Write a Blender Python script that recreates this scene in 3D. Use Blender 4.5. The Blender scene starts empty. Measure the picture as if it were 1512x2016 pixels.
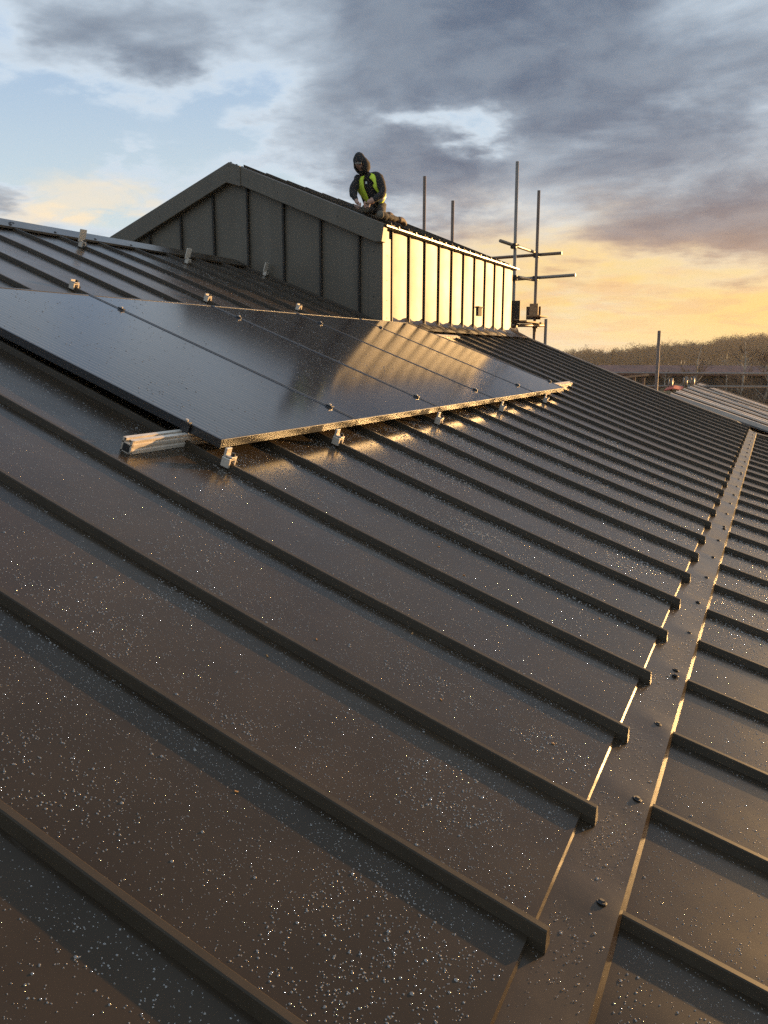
import bpy, bmesh, math, random
import numpy as np
from mathutils import Matrix, Vector

random.seed(7); rng = np.random.default_rng(11)
SC = bpy.context.scene
COL = SC.collection
S = 0.43                      # one roof rib spacing in metres; everything below is measured in rib spacings
H = 6.0                       # camera height above the ground in metres
GZ = -H / S                   # ground level in spacings
R = math.radians

# ------------------------------------------------------------------ camera
cam = bpy.data.cameras.new('camera'); camo = bpy.data.objects.new('camera', cam); COL.objects.link(camo)
cam.sensor_fit = 'HORIZONTAL'; cam.sensor_width = 36.0; cam.lens = 36.0 * 1650.68 / 1512
cam.clip_start = 0.05; cam.clip_end = 5000
camo.matrix_world = (Matrix.Translation((0, 0, H)) @ Matrix.Rotation(R(24.786), 4, 'Z')
                     @ Matrix.Rotation(R(90 - 10.686), 4, 'X') @ Matrix.Rotation(R(0.209), 4, 'Z'))
SC.camera = camo

# ------------------------------------------------------------------ light
SUN_AZ, SUN_EL = 24.0, 5.0    # azimuth from +Y towards +X
SC.view_settings.view_transform = 'Standard'; SC.view_settings.look = 'None'
SC.view_settings.gamma = 1.0; SC.view_settings.use_curve_mapping = False
SC.view_settings.exposure = 1.0      # the photograph is exposed for the shaded roof
SC.render.engine = 'CYCLES'
SC.cycles.use_denoising = False; SC.cycles.denoising_prefilter = 'ACCURATE'; SC.cycles.denoising_input_passes = 'RGB_ALBEDO_NORMAL'
SC.cycles.max_bounces = 6; SC.cycles.transmission_bounces = 4; SC.cycles.transparent_max_bounces = 6
SC.cycles.sample_clamp_indirect = 6.0

sun = bpy.data.lights.new('sun', 'SUN'); suno = bpy.data.objects.new('sun', sun); COL.objects.link(suno)
sun.energy = 5.0; sun.angle = R(0.6); sun.color = (1.0, 0.58, 0.22)
sd = Vector((math.cos(R(SUN_EL)) * math.sin(R(SUN_AZ)), math.cos(R(SUN_EL)) * math.cos(R(SUN_AZ)), math.sin(R(SUN_EL))))
suno.rotation_euler = (-sd).to_track_quat('-Z', 'Y').to_euler()


class NT:
    """small helper for node trees"""
    def __init__(s, tree): s.t = tree; s.n = tree.nodes; s.l = tree.links; s.n.clear()
    def node(s, typ, **kw):
        n = s.n.new(typ)
        for k, v in kw.items(): setattr(n, k, v)
        return n
    def put(s, sock, v):
        if isinstance(v, bpy.types.NodeSocket): s.l.new(v, sock)
        else: sock.default_value = v
    def m(s, op, a, b=None, c=None, clamp=False):
        n = s.node('ShaderNodeMath', operation=op, use_clamp=clamp)
        for i, v in enumerate((a, b, c)):
            if v is not None: s.put(n.inputs[i], v)
        return n.outputs[0]
    def vm(s, op, a, b=None):
        n = s.node('ShaderNodeVectorMath', operation=op); s.put(n.inputs[0], a)
        if b is not None: s.put(n.inputs[1], b)
        return n.outputs[0]
    def smooth(s, x, lo, hi, a=0.0, b=1.0):
        n = s.node('ShaderNodeMapRange', interpolation_type='SMOOTHSTEP')
        for i, v in enumerate((x, lo, hi, a, b)): s.put(n.inputs[i], v)
        return n.outputs[0]
    def lin(s, x, lo, hi, a=0.0, b=1.0):
        n = s.node('ShaderNodeMapRange')
        for i, v in enumerate((x, lo, hi, a, b)): s.put(n.inputs[i], v)
        return n.outputs[0]
    def mix(s, f, a, b, mode='MIX'):
        n = s.node('ShaderNodeMix', data_type='RGBA', blend_type=mode)
        s.put(n.inputs['Factor'], f)
        for k, v in ((6, a), (7, b)):
            if isinstance(v, tuple) and len(v) == 3: v = (*v, 1)
            s.put(n.inputs[k], v)
        return n.outputs[2]
    def noise(s, vec, scale, detail=4, rough=.5, dist=0.0, dims='3D'):
        n = s.node('ShaderNodeTexNoise', noise_dimensions=dims)
        if vec is not None: s.put(n.inputs['Vector'], vec)
        for k, v in (('Scale', scale), ('Detail', detail), ('Roughness', rough), ('Distortion', dist)): s.put(n.inputs[k], v)
        return n.outputs['Fac']


# ------------------------------------------------------------------ sky: clear dusk air with broken cloud, warm towards the low sun
W = bpy.data.worlds.new('World'); SC.world = W; W.use_nodes = True
w = NT(W.node_tree)
geo = w.node('ShaderNodeTexCoord'); dvec = w.vm('NORMALIZE', geo.outputs['Generated'])
sx = w.node('ShaderNodeSeparateXYZ'); w.put(sx.inputs[0], dvec); X_, Y_, Z_ = sx.outputs
az = w.m('MULTIPLY', w.m('ARCTAN2', X_, Y_), 180 / math.pi)
el = w.m('MULTIPLY', w.m('ARCSINE', Z_), 180 / math.pi)
elp = w.m('MAXIMUM', el, 0.0)
den = w.m('ADD', w.m('MAXIMUM', Z_, 0.0), 0.16)
cp = w.node('ShaderNodeCombineXYZ')
w.put(cp.inputs[0], w.m('DIVIDE', X_, den)); w.put(cp.inputs[1], w.m('DIVIDE', Y_, den)); w.put(cp.inputs[2], 0.37)
P_ = cp.outputs[0]
n1 = w.noise(P_, 1.5, 7, .56, .35)
n2 = w.noise(w.vm('ADD', P_, (3.1, 7.7, 2.0)), 4.2, 6, .6, .2)
azw = w.m('MULTIPLY_ADD', w.m('SUBTRACT', w.noise(w.vm('ADD', P_, (9.2, 1.7, 4.0)), 2.6, 5, .6), .5), 15.0, az)
elw = w.m('MULTIPLY_ADD', w.m('SUBTRACT', w.noise(w.vm('ADD', P_, (2.2, 5.7, 8.0)), 2.9, 5, .6), .5), 7.0, el)
def blob0(*a): return blob(*a, False)
def blob(a0, e0, sa, se, amp, warp=True):
    da = w.m('DIVIDE', w.m('SUBTRACT', azw if warp else az, a0), sa); de = w.m('DIVIDE', w.m('SUBTRACT', elw if warp else el, e0), se)
    q = w.m('ADD', w.m('MULTIPLY', da, da), w.m('MULTIPLY', de, de))
    return w.m('MULTIPLY', w.m('EXPONENT', w.m('MULTIPLY', q, -1.0)), amp)
cov = w.m('ADD', w.m('MULTIPLY', w.m('SUBTRACT', n1, .5), 1.15), w.m('MULTIPLY', w.m('SUBTRACT', n2, .5), .40))
for b in ((-11, 17.0, 22, 8.0, .52),      # the big grey bank
          (-3, 7.6, 12, 2.8, .48),        # its dark lower lip on the right
          (-24, 11.2, 9, 2.6, .26),
          (-43, 18.3, 9, 3.0, .40),       # patch top left
          (-38.5, 11.2, 4.2, 1.5, .36),   # small grey puff
          (-48.5, 9.0, 2.6, 1.0, .34),
          (-44.5, 12.6, 8.5, 3.0, -.52),  # clear blue on the left
          (-34.5, 15.0, 3.0, 3.2, -.34),
          (-47.5, 18.0, 2.2, 1.2, -.25),
          (-31, 9.8, 6, 2.2, -.26),
          (-20.5, 14.2, 2.6, 1.2, -.46),  # blue hole
          (-14, 4.6, 10, 2.2, -.12),
          (-7, 3.0, 14, 2.4, -.16)):      # open glow above the trees
    cov = w.m('ADD', cov, blob(*b))
cov = w.m('ADD', cov, .06)
cm = w.smooth(cov, -.06, .20)             # cloud mask
th = w.smooth(cov, .06, .60)              # thickness
sky = w.node('ShaderNodeTexSky', sky_type='NISHITA', sun_disc=False)
sky.sun_elevation = R(SUN_EL); sky.sun_rotation = R(SUN_AZ); sky.altitude = 60; sky.air_density = 1.0; sky.dust_density = 1.2
warm = w.m('ADD', blob0(14, 2.0, 32, 5.0, 1.12), w.m('ADD', blob(-15, 6.0, 9, 2.6, .55), blob(18, 4, 50, 9, .16)), clamp=True)
nis = w.vm('MULTIPLY', sky.outputs[0], (.10, .10, .10))
clear = w.mix(w.smooth(elp, 3, 24), (.72, .86, .90), (.33, .50, .78))
clear = w.mix(.12, clear, nis)
clear = w.mix(warm, clear, (1.0, .69, .24))
edge = w.mix(warm, (.66, .77, .88), (1.0, .72, .34))
core = w.mix(w.smooth(n2, .33, .68), (.130, .170, .245), (.235, .285, .360))
core = w.mix(w.m('MULTIPLY', warm, .85, clamp=True), core, (.66, .40, .23))
ccol = w.mix(th, edge, core)
col = w.mix(cm, clear, ccol)
# the air close to the horizon hides the cloud bases in glow
hz = w.m('MULTIPLY', w.m('EXPONENT', w.m('MULTIPLY', elp, -.42)), warm)
n3 = w.noise(w.vm('MULTIPLY', P_, (1.0, 1.0, 1.0)), 3.4, 6, .62, .6)
lowband = w.m('MULTIPLY', w.m('MULTIPLY', w.smooth(n3, .44, .62), warm), w.m('MULTIPLY', w.smooth(elp, 6.5, 3.5), .46))
col = w.mix(lowband, col, (.86, .48, .26))
col = w.mix(w.m('MULTIPLY', hz, .5), col, (1.0, .68, .33))
cream = w.m('MULTIPLY', w.m('ADD', blob(-44.0, 7.9, 4.2, 1.1, 1.0), blob(-41.0, 9.6, 5.0, .8, .55), clamp=True), w.smooth(n3, .36, .58))
col = w.mix(cream, col, (.98, .82, .60))
aur = w.m('ADD', blob0(SUN_AZ, SUN_EL, 7, 5, 1.0), blob0(SUN_AZ, SUN_EL + 2, 10.5, 12, .85))
col = w.mix(1.0, col, w.mix(aur, (0, 0, 0), (7.0, 4.2, 1.6)), 'ADD')
col = w.mix(w.smooth(el, -1.2, -.2), (.05, .045, .035), col)
bg = w.node('ShaderNodeBackground'); w.put(bg.inputs[0], w.vm('SCALE', col)); 
bg.inputs[0].links[0].from_node.inputs['Scale'].default_value = 10.0
bg.inputs[1].default_value = 0.05
out = w.node('ShaderNodeOutputWorld'); w.l.new(bg.outputs[0], out.inputs[0])


# ------------------------------------------------------------------ materials
def mat(name, base, rough=.5, metal=0.0, vary=.0, vscale=6.0, bump=0.0, bscale=8.0, rvar=0.0, spec=.5, extra=None, coord='Object'):
    m = bpy.data.materials.new(name); m.use_nodes = True
    t = NT(m.node_tree)
    o = t.node('ShaderNodeOutputMaterial'); b = t.node('ShaderNodeBsdfPrincipled'); t.l.new(b.outputs[0], o.inputs[0])
    b.inputs['Roughness'].default_value = rough; b.inputs['Metallic'].default_value = metal
    b.inputs['Specular IOR Level'].default_value = spec
    g = t.node('ShaderNodeNewGeometry').outputs['Position'] if coord == 'World' else t.node('ShaderNodeTexCoord').outputs['Object']
    c = (*base, 1)
    if vary:
        n = t.noise(g, vscale, 5, .6)
        c = t.mix(t.smooth(n, .3, .7), tuple(v * (1 - vary) for v in base), tuple(v * (1 + vary) for v in base))
    if extra: c = extra(t, g, c, b) or c
    t.put(b.inputs['Base Color'], c)
    if rvar: t.put(b.inputs['Roughness'], t.lin(t.noise(g, vscale * .7, 4, .6), .3, .7, rough - rvar, rough + rvar))
    if bump:
        bn = t.node('ShaderNodeBump'); bn.inputs['Strength'].default_value = 1.0; bn.inputs['Distance'].default_value = bump
        t.put(bn.inputs['Height'], t.noise(g, bscale, 3, .5)); t.l.new(bn.outputs[0], b.inputs['Normal'])
    return m

M = {}
def rooffx(t, g, c, b):
    # each sheet its own tone, dried run marks down the slope, a few pale scuffs, and a clear lacquer
    rnd = t.node('ShaderNodeObjectInfo').outputs['Random']
    c = t.mix(1.0, c, t.mix(rnd, (.86, .87, .88), (1.14, 1.12, 1.10)), 'MULTIPLY')
    st = t.noise(t.vm('MULTIPLY', g, (.9, 11, .9)), 1.0, 5, .65)
    c = t.mix(t.m('MULTIPLY', t.smooth(st, .56, .76), .30), c, (.050, .043, .034))
    sc = t.noise(t.vm('MULTIPLY', g, (9, 40, 9)), 1.0, 2, .5); sc2 = t.noise(g, 1.1, 2, .5)
    c = t.mix(t.m('MULTIPLY', t.m('MULTIPLY', t.smooth(sc, .73, .78), t.smooth(sc2, .52, .66)), .8), c, (.13, .11, .085))
    b.inputs['Coat Weight'].default_value = .17; b.inputs['Coat IOR'].default_value = 1.45
    t.put(b.inputs['Coat Roughness'], t.lin(t.noise(t.vm('MULTIPLY', g, (1.2, 5, 1.2)), 1.0, 4, .6), .3, .7, .09, .20))
    return c
M['roof'] = mat('coated_roof_steel', (.035, .0248, .0152), .27, 0, .12, 5, .0018, 2.2, .05, spec=.10, coord='World', extra=rooffx)
M['rib'] = mat('coated_rib_steel', (.046, .034, .021), .42, 0, .12, 9, spec=.16, coord='World')
M['strip'] = mat('flashing_steel', (.032, .022, .013), .30, .05, .15, 4, .0030, 5, .05, spec=.16, coord='World', extra=rooffx)
def wallfx(t, g, c, b):
    st = t.noise(t.vm('MULTIPLY', g, (7, 7, .5)), 1.0, 4, .6)
    return t.mix(t.m('MULTIPLY', t.smooth(st, .5, .75), .35), c, (.16, .135, .10))
M['wallsteel'] = mat('cladding_steel', (.110, .089, .061), .565, 0, .06, 3, .0008, 1.2, .03, coord='World', extra=wallfx)
M['seam'] = mat('cladding_seam_steel', (.028, .024, .019), .6, 0, spec=.25)
M['alu'] = mat('mill_aluminium', (.60, .52, .42), .48, .25, .10, 30)
M['steelbolt'] = mat('screw_steel', (.03, .028, .026), .5, .3)
M['frame'] = mat('black_anodised_frame', (.018, .017, .016), .38, 0, spec=.85)
M['galv'] = mat('galvanised_tube', (.22, .18, .14), .45, .5, .12, 6)
M['oldtube'] = mat('weathered_tube', (.17, .115, .08), .5, .5, .15, 6)
M['coupler'] = mat('coupler_steel', (.06, .05, .04), .6, .5)
M['board'] = mat('scaffold_board', (.33, .20, .10), .75, 0, .25, 18, .002, 30)
M['darkboard'] = mat('dark_scaffold_board', (.06, .045, .032), .7, 0, .25, 18)  # same boards in a much darker tone
M['jacket'] = mat('dark_jacket_cloth', (.018, .015, .013), .9, 0, .2, 30, .003, 30)
M['trouser'] = mat('work_trousers', (.040, .031, .022), .9, 0, .25, 30, .003, 40)
M['skin'] = mat('skin', (.42, .24, .17), .55, 0, .08, 30)
M['vest'] = mat('hi_vis_yellow', (.62, .78, .05), .7, 0, .06, 25, .002, 25)
M['tape'] = mat('reflective_tape', (.50, .50, .46), .35, .3)
M['boot'] = mat('brown_leather', (.11, .06, .03), .7, 0, .3, 40)
M['pad'] = mat('knee_pad_fabric', (.12, .10, .07), .8, 0, .2, 40)
M['soil'] = mat('ground_grass', (.055, .050, .025), .95, 0, .4, .2, coord='World')
M['woodmass'] = mat('winter_wood', (.062, .040, .022), .95, 0, .45, .06, coord='World')
M['green'] = mat('evergreen_wood', (.046, .040, .022), .95, 0, .4, .06, coord='World')
M['bark'] = mat('pale_bark', (.33, .27, .20), .8, 0, .3, 6)
M['twig'] = mat('twigs', (.16, .10, .06), .9, 0, .2, 3)
M['shedroof'] = mat('shed_roof_red', (.15, .058, .036), .75, 0, .25, .8, coord='World')
M['shedwall'] = mat('shed_wall_brown', (.050, .036, .025), .8, 0, .25, .7, coord='World')
M['corr'] = mat('dark_corrugated', (.040, .036, .030), .5, 0, .2, 1.5, coord='World')
M['lightcorr'] = mat('translucent_corrugated', (.56, .48, .40), .65, 0, .12, 1.5, spec=.25, coord='World')
M['moss'] = mat('mossy_ballast', (.16, .11, .05), .95, 0, .6, 9, .02, 14, coord='World')
M['red'] = mat('red_sheet', (.45, .07, .03), .7, 0, .2, 10)
M['brick'] = mat('building_wall', (.20, .13, .09), .85, 0, .25, 3, coord='World')
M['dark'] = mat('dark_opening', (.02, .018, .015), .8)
M['leaf'] = mat('dry_leaf', (.35, .17, .05), .7, 0, .4, 40)
def glassfx(t, g, c, b):
    sep = t.node('ShaderNodeSeparateXYZ'); t.put(sep.inputs[0], g)
    fr = t.m('FRACT', t.m('MULTIPLY', sep.outputs[1], 1 / .0302))
    ln = t.m('LESS_THAN', fr, .15)
    fr2 = t.m('FRACT', t.m('MULTIPLY', sep.outputs[1], 1 / .181)); cell = t.m('LESS_THAN', fr2, .012)
    fr3 = t.m('FRACT', t.m('MULTIPLY', sep.outputs[0], 1 / .0905)); cell2 = t.m('LESS_THAN', fr3, .02)
    c = t.mix(ln, (.010, .011, .015), (.10, .10, .10))
    c = t.mix(cell, c, (.004, .004, .005))
    return c
M['pv'] = mat('solar_cells', (.01, .01, .015), .13, 0, 0, 6, .00015, 1.5, 0, spec=.36, extra=glassfx)
m = bpy.data.materials.new('rain_water'); m.use_nodes = True
b = m.node_tree.nodes['Principled BSDF']
b.inputs['Base Color'].default_value = (.60, .56, .50, 1); b.inputs['Roughness'].default_value = .08; b.inputs['Metallic'].default_value = .20
b.inputs['IOR'].default_value = 1.33; b.inputs['Transmission Weight'].default_value = .80; b.inputs['Specular IOR Level'].default_value = 1.0
M['water'] = m


# ------------------------------------------------------------------ mesh helpers (all coordinates in rib spacings)
class MB:
    def __init__(s): s.v = []; s.f = []
    def add(s, vs, fs):
        o = len(s.v); s.v += [tuple(p) for p in vs]; s.f += [tuple(o + i for i in f) for f in fs]; return s
    def box(s, a, b):
        x0, y0, z0 = a; x1, y1, z1 = b
        return s.add([(x0, y0, z0), (x1, y0, z0), (x1, y1, z0), (x0, y1, z0), (x0, y0, z1), (x1, y0, z1), (x1, y1, z1), (x0, y1, z1)],
                     [(0, 3, 2, 1), (4, 5, 6, 7), (0, 1, 5, 4), (1, 2, 6, 5), (2, 3, 7, 6), (3, 0, 4, 7)])
    def obox(s, c, ex, ey, ez, hx, hy, hz):
        c = Vector(c); ex, ey, ez = Vector(ex).normalized() * hx, Vector(ey).normalized() * hy, Vector(ez).normalized() * hz
        vs = [c - ex - ey - ez, c + ex - ey - ez, c + ex + ey - ez, c - ex + ey - ez, c - ex - ey + ez, c + ex - ey + ez, c + ex + ey + ez, c - ex + ey + ez]
        return s.add(vs, [(0, 3, 2, 1), (4, 5, 6, 7), (0, 1, 5, 4), (1, 2, 6, 5), (2, 3, 7, 6), (3, 0, 4, 7)])
    def tube(s, p0, p1, r0, r1=None, n=10, caps=True):
        p0, p1 = Vector(p0), Vector(p1); r1 = r0 if r1 is None else r1
        d = (p1 - p0).normalized(); u = d.cross(Vector((0, 0, 1)))
        if u.length < 1e-3: u = Vector((1, 0, 0))
        u.normalize(); v = d.cross(u)
        vs = []
        for p, r in ((p0, r0), (p1, r1)):
            for i in range(n):
                a = 2 * math.pi * i / n; vs.append(p + (u * math.cos(a) + v * math.sin(a)) * r)
        fs = [(i, (i + 1) % n, n + (i + 1) % n, n + i) for i in range(n)]
        if caps: fs += [tuple(range(n))[::-1], tuple(range(n, 2 * n))]
        return s.add(vs, fs)
    def sweep(s, rings, closed=True, caps=True):
        n = len(rings[0]); vs = [p for r_ in rings for p in r_]; fs = []
        for k in range(len(rings) - 1):
            for i in range(n if closed else n - 1):
                j = (i + 1) % n; fs.append((k * n + i, k * n + j, (k + 1) * n + j, (k + 1) * n + i))
        if caps and closed: fs += [tuple(range(n))[::-1], tuple(range((len(rings) - 1) * n, len(rings) * n))]
        return s.add(vs, fs)
    def prism(s, poly, axis, a, b):
        """poly of 2-tuples extruded along 'x','y' or 'z'"""
        def P(q, t):
            return {'y': (q[0], t, q[1]), 'x': (t, q[0], q[1]), 'z': (q[0], q[1], t)}[axis]
        n = len(poly)
        return s.add([P(q, a) for q in poly] + [P(q, b) for q in poly],
                     [tuple(range(n)), tuple(range(2 * n - 1, n - 1, -1))] + [(i, n + i, n + (i + 1) % n, (i + 1) % n) for i in range(n)])
    def mesh(s, name, base=(0, 0, 0), smooth=False, bevel=0):
        me = bpy.data.meshes.new(name)
        bx, by, bz = base
        me.from_pydata([((x - bx) * S, (y - by) * S, (z - bz) * S) for x, y, z in s.v], [], s.f)
        bm = bmesh.new(); bm.from_mesh(me); bmesh.ops.recalc_face_normals(bm, faces=bm.faces)
        if bevel: bmesh.ops.bevel(bm, geom=list(bm.edges), offset=bevel * S, segments=1, affect='EDGES', clamp_overlap=True)
        bm.to_mesh(me); bm.free()
        if smooth: me.polygons.foreach_set('use_smooth', [True] * len(me.polygons))
        return me

def WP(p): return Vector((p[0] * S, p[1] * S, p[2] * S + H))

def tag(o, label=None, cat=None, group=None, kind=None):
    if label: o['label'] = label
    if cat: o['category'] = cat
    if group: o['group'] = group
    if kind: o['kind'] = kind
    return o

class Thing:
    def __init__(s, name, label, cat, base, group=None, kind=None):
        s.base = base; s.o = bpy.data.objects.new(name, None); COL.objects.link(s.o)
        s.o.empty_display_size = .1; s.o.location = WP(base); tag(s.o, label, cat, group, kind)
    def part(s, name, mb, mt, parent=None, smooth=False, bevel=0, label=None):
        me = mb.mesh(name, s.base, smooth, bevel); me.materials.append(M[mt])
        o = bpy.data.objects.new(name, me); COL.objects.link(o); o.parent = parent or s.o
        if label: o['label'] = label
        return o
    def inst(s, name, me, off, parent=None):
        """a part sharing mesh data; off in spacings from the mesh's own place"""
        o = bpy.data.objects.new(name, me); COL.objects.link(o); o.parent = parent or s.o
        o.location = Vector(off) * S
        return o

def single(name, mb, mt, label, cat, base, group=None, kind=None, smooth=False, bevel=0):
    me = mb.mesh(name, base, smooth, bevel); me.materials.append(M[mt])
    o = bpy.data.objects.new(name, me); COL.objects.link(o); o.location = WP(base)
    return tag(o, label, cat, group, kind)

def copy_tree(o, loc=None, label=None):
    c = o.copy(); COL.objects.link(c)
    if loc is not None: c.location = loc
    if label: c['label'] = label
    for ch in list(o.children):
        d = ch.copy(); COL.objects.link(d); d.parent = c
        for g in ch.children:
            e = g.copy(); COL.objects.link(e); e.parent = d
    return c


# ------------------------------------------------------------------ ground, far hill
def prof(x): return -2.4831 - .316 * x + .0122 * x * x + .0006 * x ** 3
RIDGE = -12.4; Y0 = 2.9076; XCUT = -.711; XSTRIP = -.43; Y0L = 3.44
def low(x): return -2.49 - .288 * (x - XSTRIP)
VERGE = 29.4; NEAR = -6.1

gb = MB(); gs = 2400
gb.add([(-gs, -gs, GZ), (gs, -gs, GZ), (gs, gs, GZ), (-gs, gs, GZ)], [(0, 1, 2, 3)])
single('ground', gb, 'soil', 'dull winter grass ground around the buildings', 'ground', (0, 0, GZ), kind='structure')
hb = MB(); nx, ny = 40, 8; hv = []
for j in range(ny + 1):
    for i in range(nx + 1):
        x = -520 + 1000 * i / nx; y = 640 + 330 * j / ny
        rise = 14.5 * max(0, min(1, (x + 175) / 150)) ** 1.2 * (math.sin(math.pi * min(1, j / ny * .9 + .05)) ** .8) + 2 * math.sin(x * .013)
        hv.append((x, y, GZ - .5 + max(0, rise) * (0 if j == 0 else 1)))
hb.add(hv, [(j * (nx + 1) + i, j * (nx + 1) + i + 1, (j + 1) * (nx + 1) + i + 1, (j + 1) * (nx + 1) + i) for j in range(ny) for i in range(nx)])
single('hill', hb, 'soil', 'low hill under the far wood', 'hill', (0, 640, GZ), kind='structure', smooth=True)

# ------------------------------------------------------------------ the metal roofed building we stand on
B = Thing('metal_roofed_building', 'building with the dark ribbed metal roof that fills the foreground', 'building', (-5, 12, GZ))
xs = list(np.linspace(-12.36, XCUT, 30))
def pan_mb(xs_, fz, w0, w1, lip=None, dz=0.0):
    mb = MB(); rings = []
    for x in xs_: rings.append([(x, w0 + (w1 - w0) * k / 6, fz(x) + dz) for k in range(7)])
    mb.sweep(rings, closed=False, caps=False)
    if lip: mb.sweep([[(xs_[-1] + q * .003, w0 + (w1 - w0) * k / 6, fz(xs_[-1]) - q * lip) for k in range(7)] for q in (0, 1)], closed=False, caps=False)
    return mb
def rib_mb(xs_, fz, h=.056, foot=-.034):
    mb = MB()
    return mb.sweep([[(x, -.004, fz(x) + foot), (x, .000, fz(x)), (x, .013, fz(x) + h - .006), (x, .019, fz(x) + h), (x, .047, fz(x) + h),
                      (x, .053, fz(x) + h - .006), (x, .068, fz(x)), (x, .072, fz(x) + foot)] for x in xs_])
def flat_shade(me): me.polygons.foreach_set('use_smooth', [False] * len(me.polygons))
N_LO, N_HI = -8, 26
pm = pan_mb(xs, prof, .068, 1.0, lip=.030).mesh('roof_sheet', B.base, True); pm.materials.append(M['roof'])
# keep the folded end crisp
for pl in pm.polygons:
    if abs(pl.normal.x) > .8: pl.use_smooth = False
rm = rib_mb(list(np.linspace(-12.36, -.64, 30)), prof).mesh('roof_rib', B.base, False); rm.materials.append(M['rib'])
for n in range(N_LO, N_HI + 1):
    if n < N_HI: B.inst('roof_sheet', pm, (0, Y0 + n, 0))
    B.inst('roof_rib', rm, (0, Y0 + n, 0))
xl = list(np.linspace(-.62, 4.6, 8))
pl_ = pan_mb(xl, low, .068, 1.0).mesh('roof_sheet', B.base, True); pl_.materials.append(M['roof'])
rl = rib_mb(list(np.linspace(-.60, 4.6, 4)), low).mesh('roof_rib', B.base, False); rl.materials.append(M['rib'])
for n in range(N_LO, N_HI):
    if n < N_HI - 1: B.inst('roof_sheet', pl_, (0, Y0L + n, 0))
    B.inst('roof_rib', rl, (0, Y0L + n, 0))
# crank flashing strip: dished between the ribs, folded down at its right edge
sb = MB(); rings = []
ys = np.linspace(NEAR + .6, 28.75, 34 * 10)
for y in ys:
    ph = (y - Y0L) % 1.0
    d = .010 * math.exp(-((ph - .93) / .10) ** 2) + .010 * math.exp(-((ph + .07) / .10) ** 2) - .004 * math.sin(math.pi * ph) + .0015 * math.sin(y * 2.7)
    rings.append([(-.78, y, prof(-.78) - .034), (-.66, y, prof(-.66) - .034 + d * .5), (-.56, y, prof(-.56) - .034 + d), (-.47, y, prof(-.47) - .034 + d),
                  (XSTRIP, y, prof(XSTRIP) - .034 + d * .5)])
sb.sweep(rings, closed=False, caps=False)
sb.sweep([[rg_[-1], (XSTRIP + .004, rg_[-1][1], low(XSTRIP) + .004)] for rg_ in rings], closed=False, caps=False)
B.part('flashing_strip', sb, 'strip', smooth=True)
# screws along the strip
sm_ = MB(); sm_.tube((0, 0, 0), (0, 0, .006), .030, .026, 12); sm_.tube((0, 0, .006), (0, 0, .019), .018, .015, 6)
nrm_ang = math.atan(.345)
me_s = sm_.mesh('screw', (0, 0, 0)); me_s.materials.append(M['steelbolt'])
def screw(bld, p, parent=None, rot=None, sc=1.0):
    o = bpy.data.objects.new('screw', me_s); COL.objects.link(o); o.parent = parent or bld.o
    o.location = (Vector(p) - Vector(bld.base)) * S
    if rot: o.rotation_euler = rot
    o.scale = (sc * .85, sc * .85, sc * .6)
    return o
for n in range(-6, 26):
    y = Y0L - .07 + n + random.uniform(-.03, .03); x = -.505 + random.uniform(-.012, .012)
    screw(B, (x, y, prof(x) - .026), rot=(0, nrm_ang, random.random()))
    if n in (3, 9, 15): screw(B, (x + .01, y - .11, prof(x) - .028), rot=(0, nrm_ang, random.random()))
# ridge capping
rc = MB(); zr = prof(RIDGE)
rc.sweep([[(-12.03, y, prof(-12.03) + .030), (-12.03, y, prof(-12.03) + .068), (-12.40, y, zr + .115), (-12.80, y, zr - .05), (-12.80, y, zr - .08), (-12.40, y, zr + .085)]
          for y in np.linspace(NEAR - .3, 18.02, 14)])
B.part('ridge_capping', rc, 'roof')
for n in range(2, 15):
    screw(B, (-12.12, Y0 + n + .03, prof(-12.12) + .075), rot=(0, nrm_ang, 0), sc=1.5)
for k in range(3): screw(B, (-12.2 - .05 * k, 11.02 + .10 * k, prof(-12.2 - .05 * k) + .10 - .01 * k), rot=(0, nrm_ang, 0), sc=1.3)
# hidden far slope and walls below, verge and eave trims
ob = MB(); ob.prism([(-12.45, zr + .02), (-21, zr - 3.2), (-21, zr - 3.4), (-12.45, zr - .2)], 'y', NEAR, VERGE - .05)
B.part('rear_roof_slope', ob, 'roof')
wb = MB()
poly = [(4.2, low(4.2) - .15)] + [(x, (low(x) if x > XSTRIP else prof(x)) - .15) for x in np.linspace(3, -12.4, 16)] + [(-20.6, zr - 3.3), (-20.6, GZ), (4.2, GZ)]
wb.prism(poly, 'y', NEAR + .3, VERGE - .35)
B.part('wall', wb, 'brick')
vb = MB(); rings = []
for x in np.linspace(-12.3, 4.6, 34):
    z = prof(x) if x < XCUT else low(max(x, XSTRIP))
    rings.append([(x, VERGE - .42, z + .02), (x, VERGE - .42, z + .068), (x, VERGE, z + .068), (x, VERGE, z - .35), (x, VERGE - .03, z - .35), (x, VERGE - .03, z + .02)])
vb.sweep(rings); B.part('verge_trim', vb, 'rib')
eb = MB(); eb.prism([(4.55, low(4.6) - .02), (4.9, low(4.6) - .02), (4.9, low(4.6) - .3), (4.55, low(4.6) - .3)], 'y', NEAR, VERGE)
B.part('gutter', eb, 'rib')
nb_ = MB(); rings = []
for x in np.linspace(-12.3, 4.6, 20):
    z = prof(x) if x < XCUT else low(max(x, XSTRIP))
    rings.append([(x, Y0 + N_LO - .1, z + .07), (x, Y0 + N_LO + .05, z + .07), (x, Y0 + N_LO + .05, z - .35), (x, Y0 + N_LO - .1, z - .35)])
nb_.sweep(rings); B.part('verge_trim', nb_, 'rib')

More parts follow.
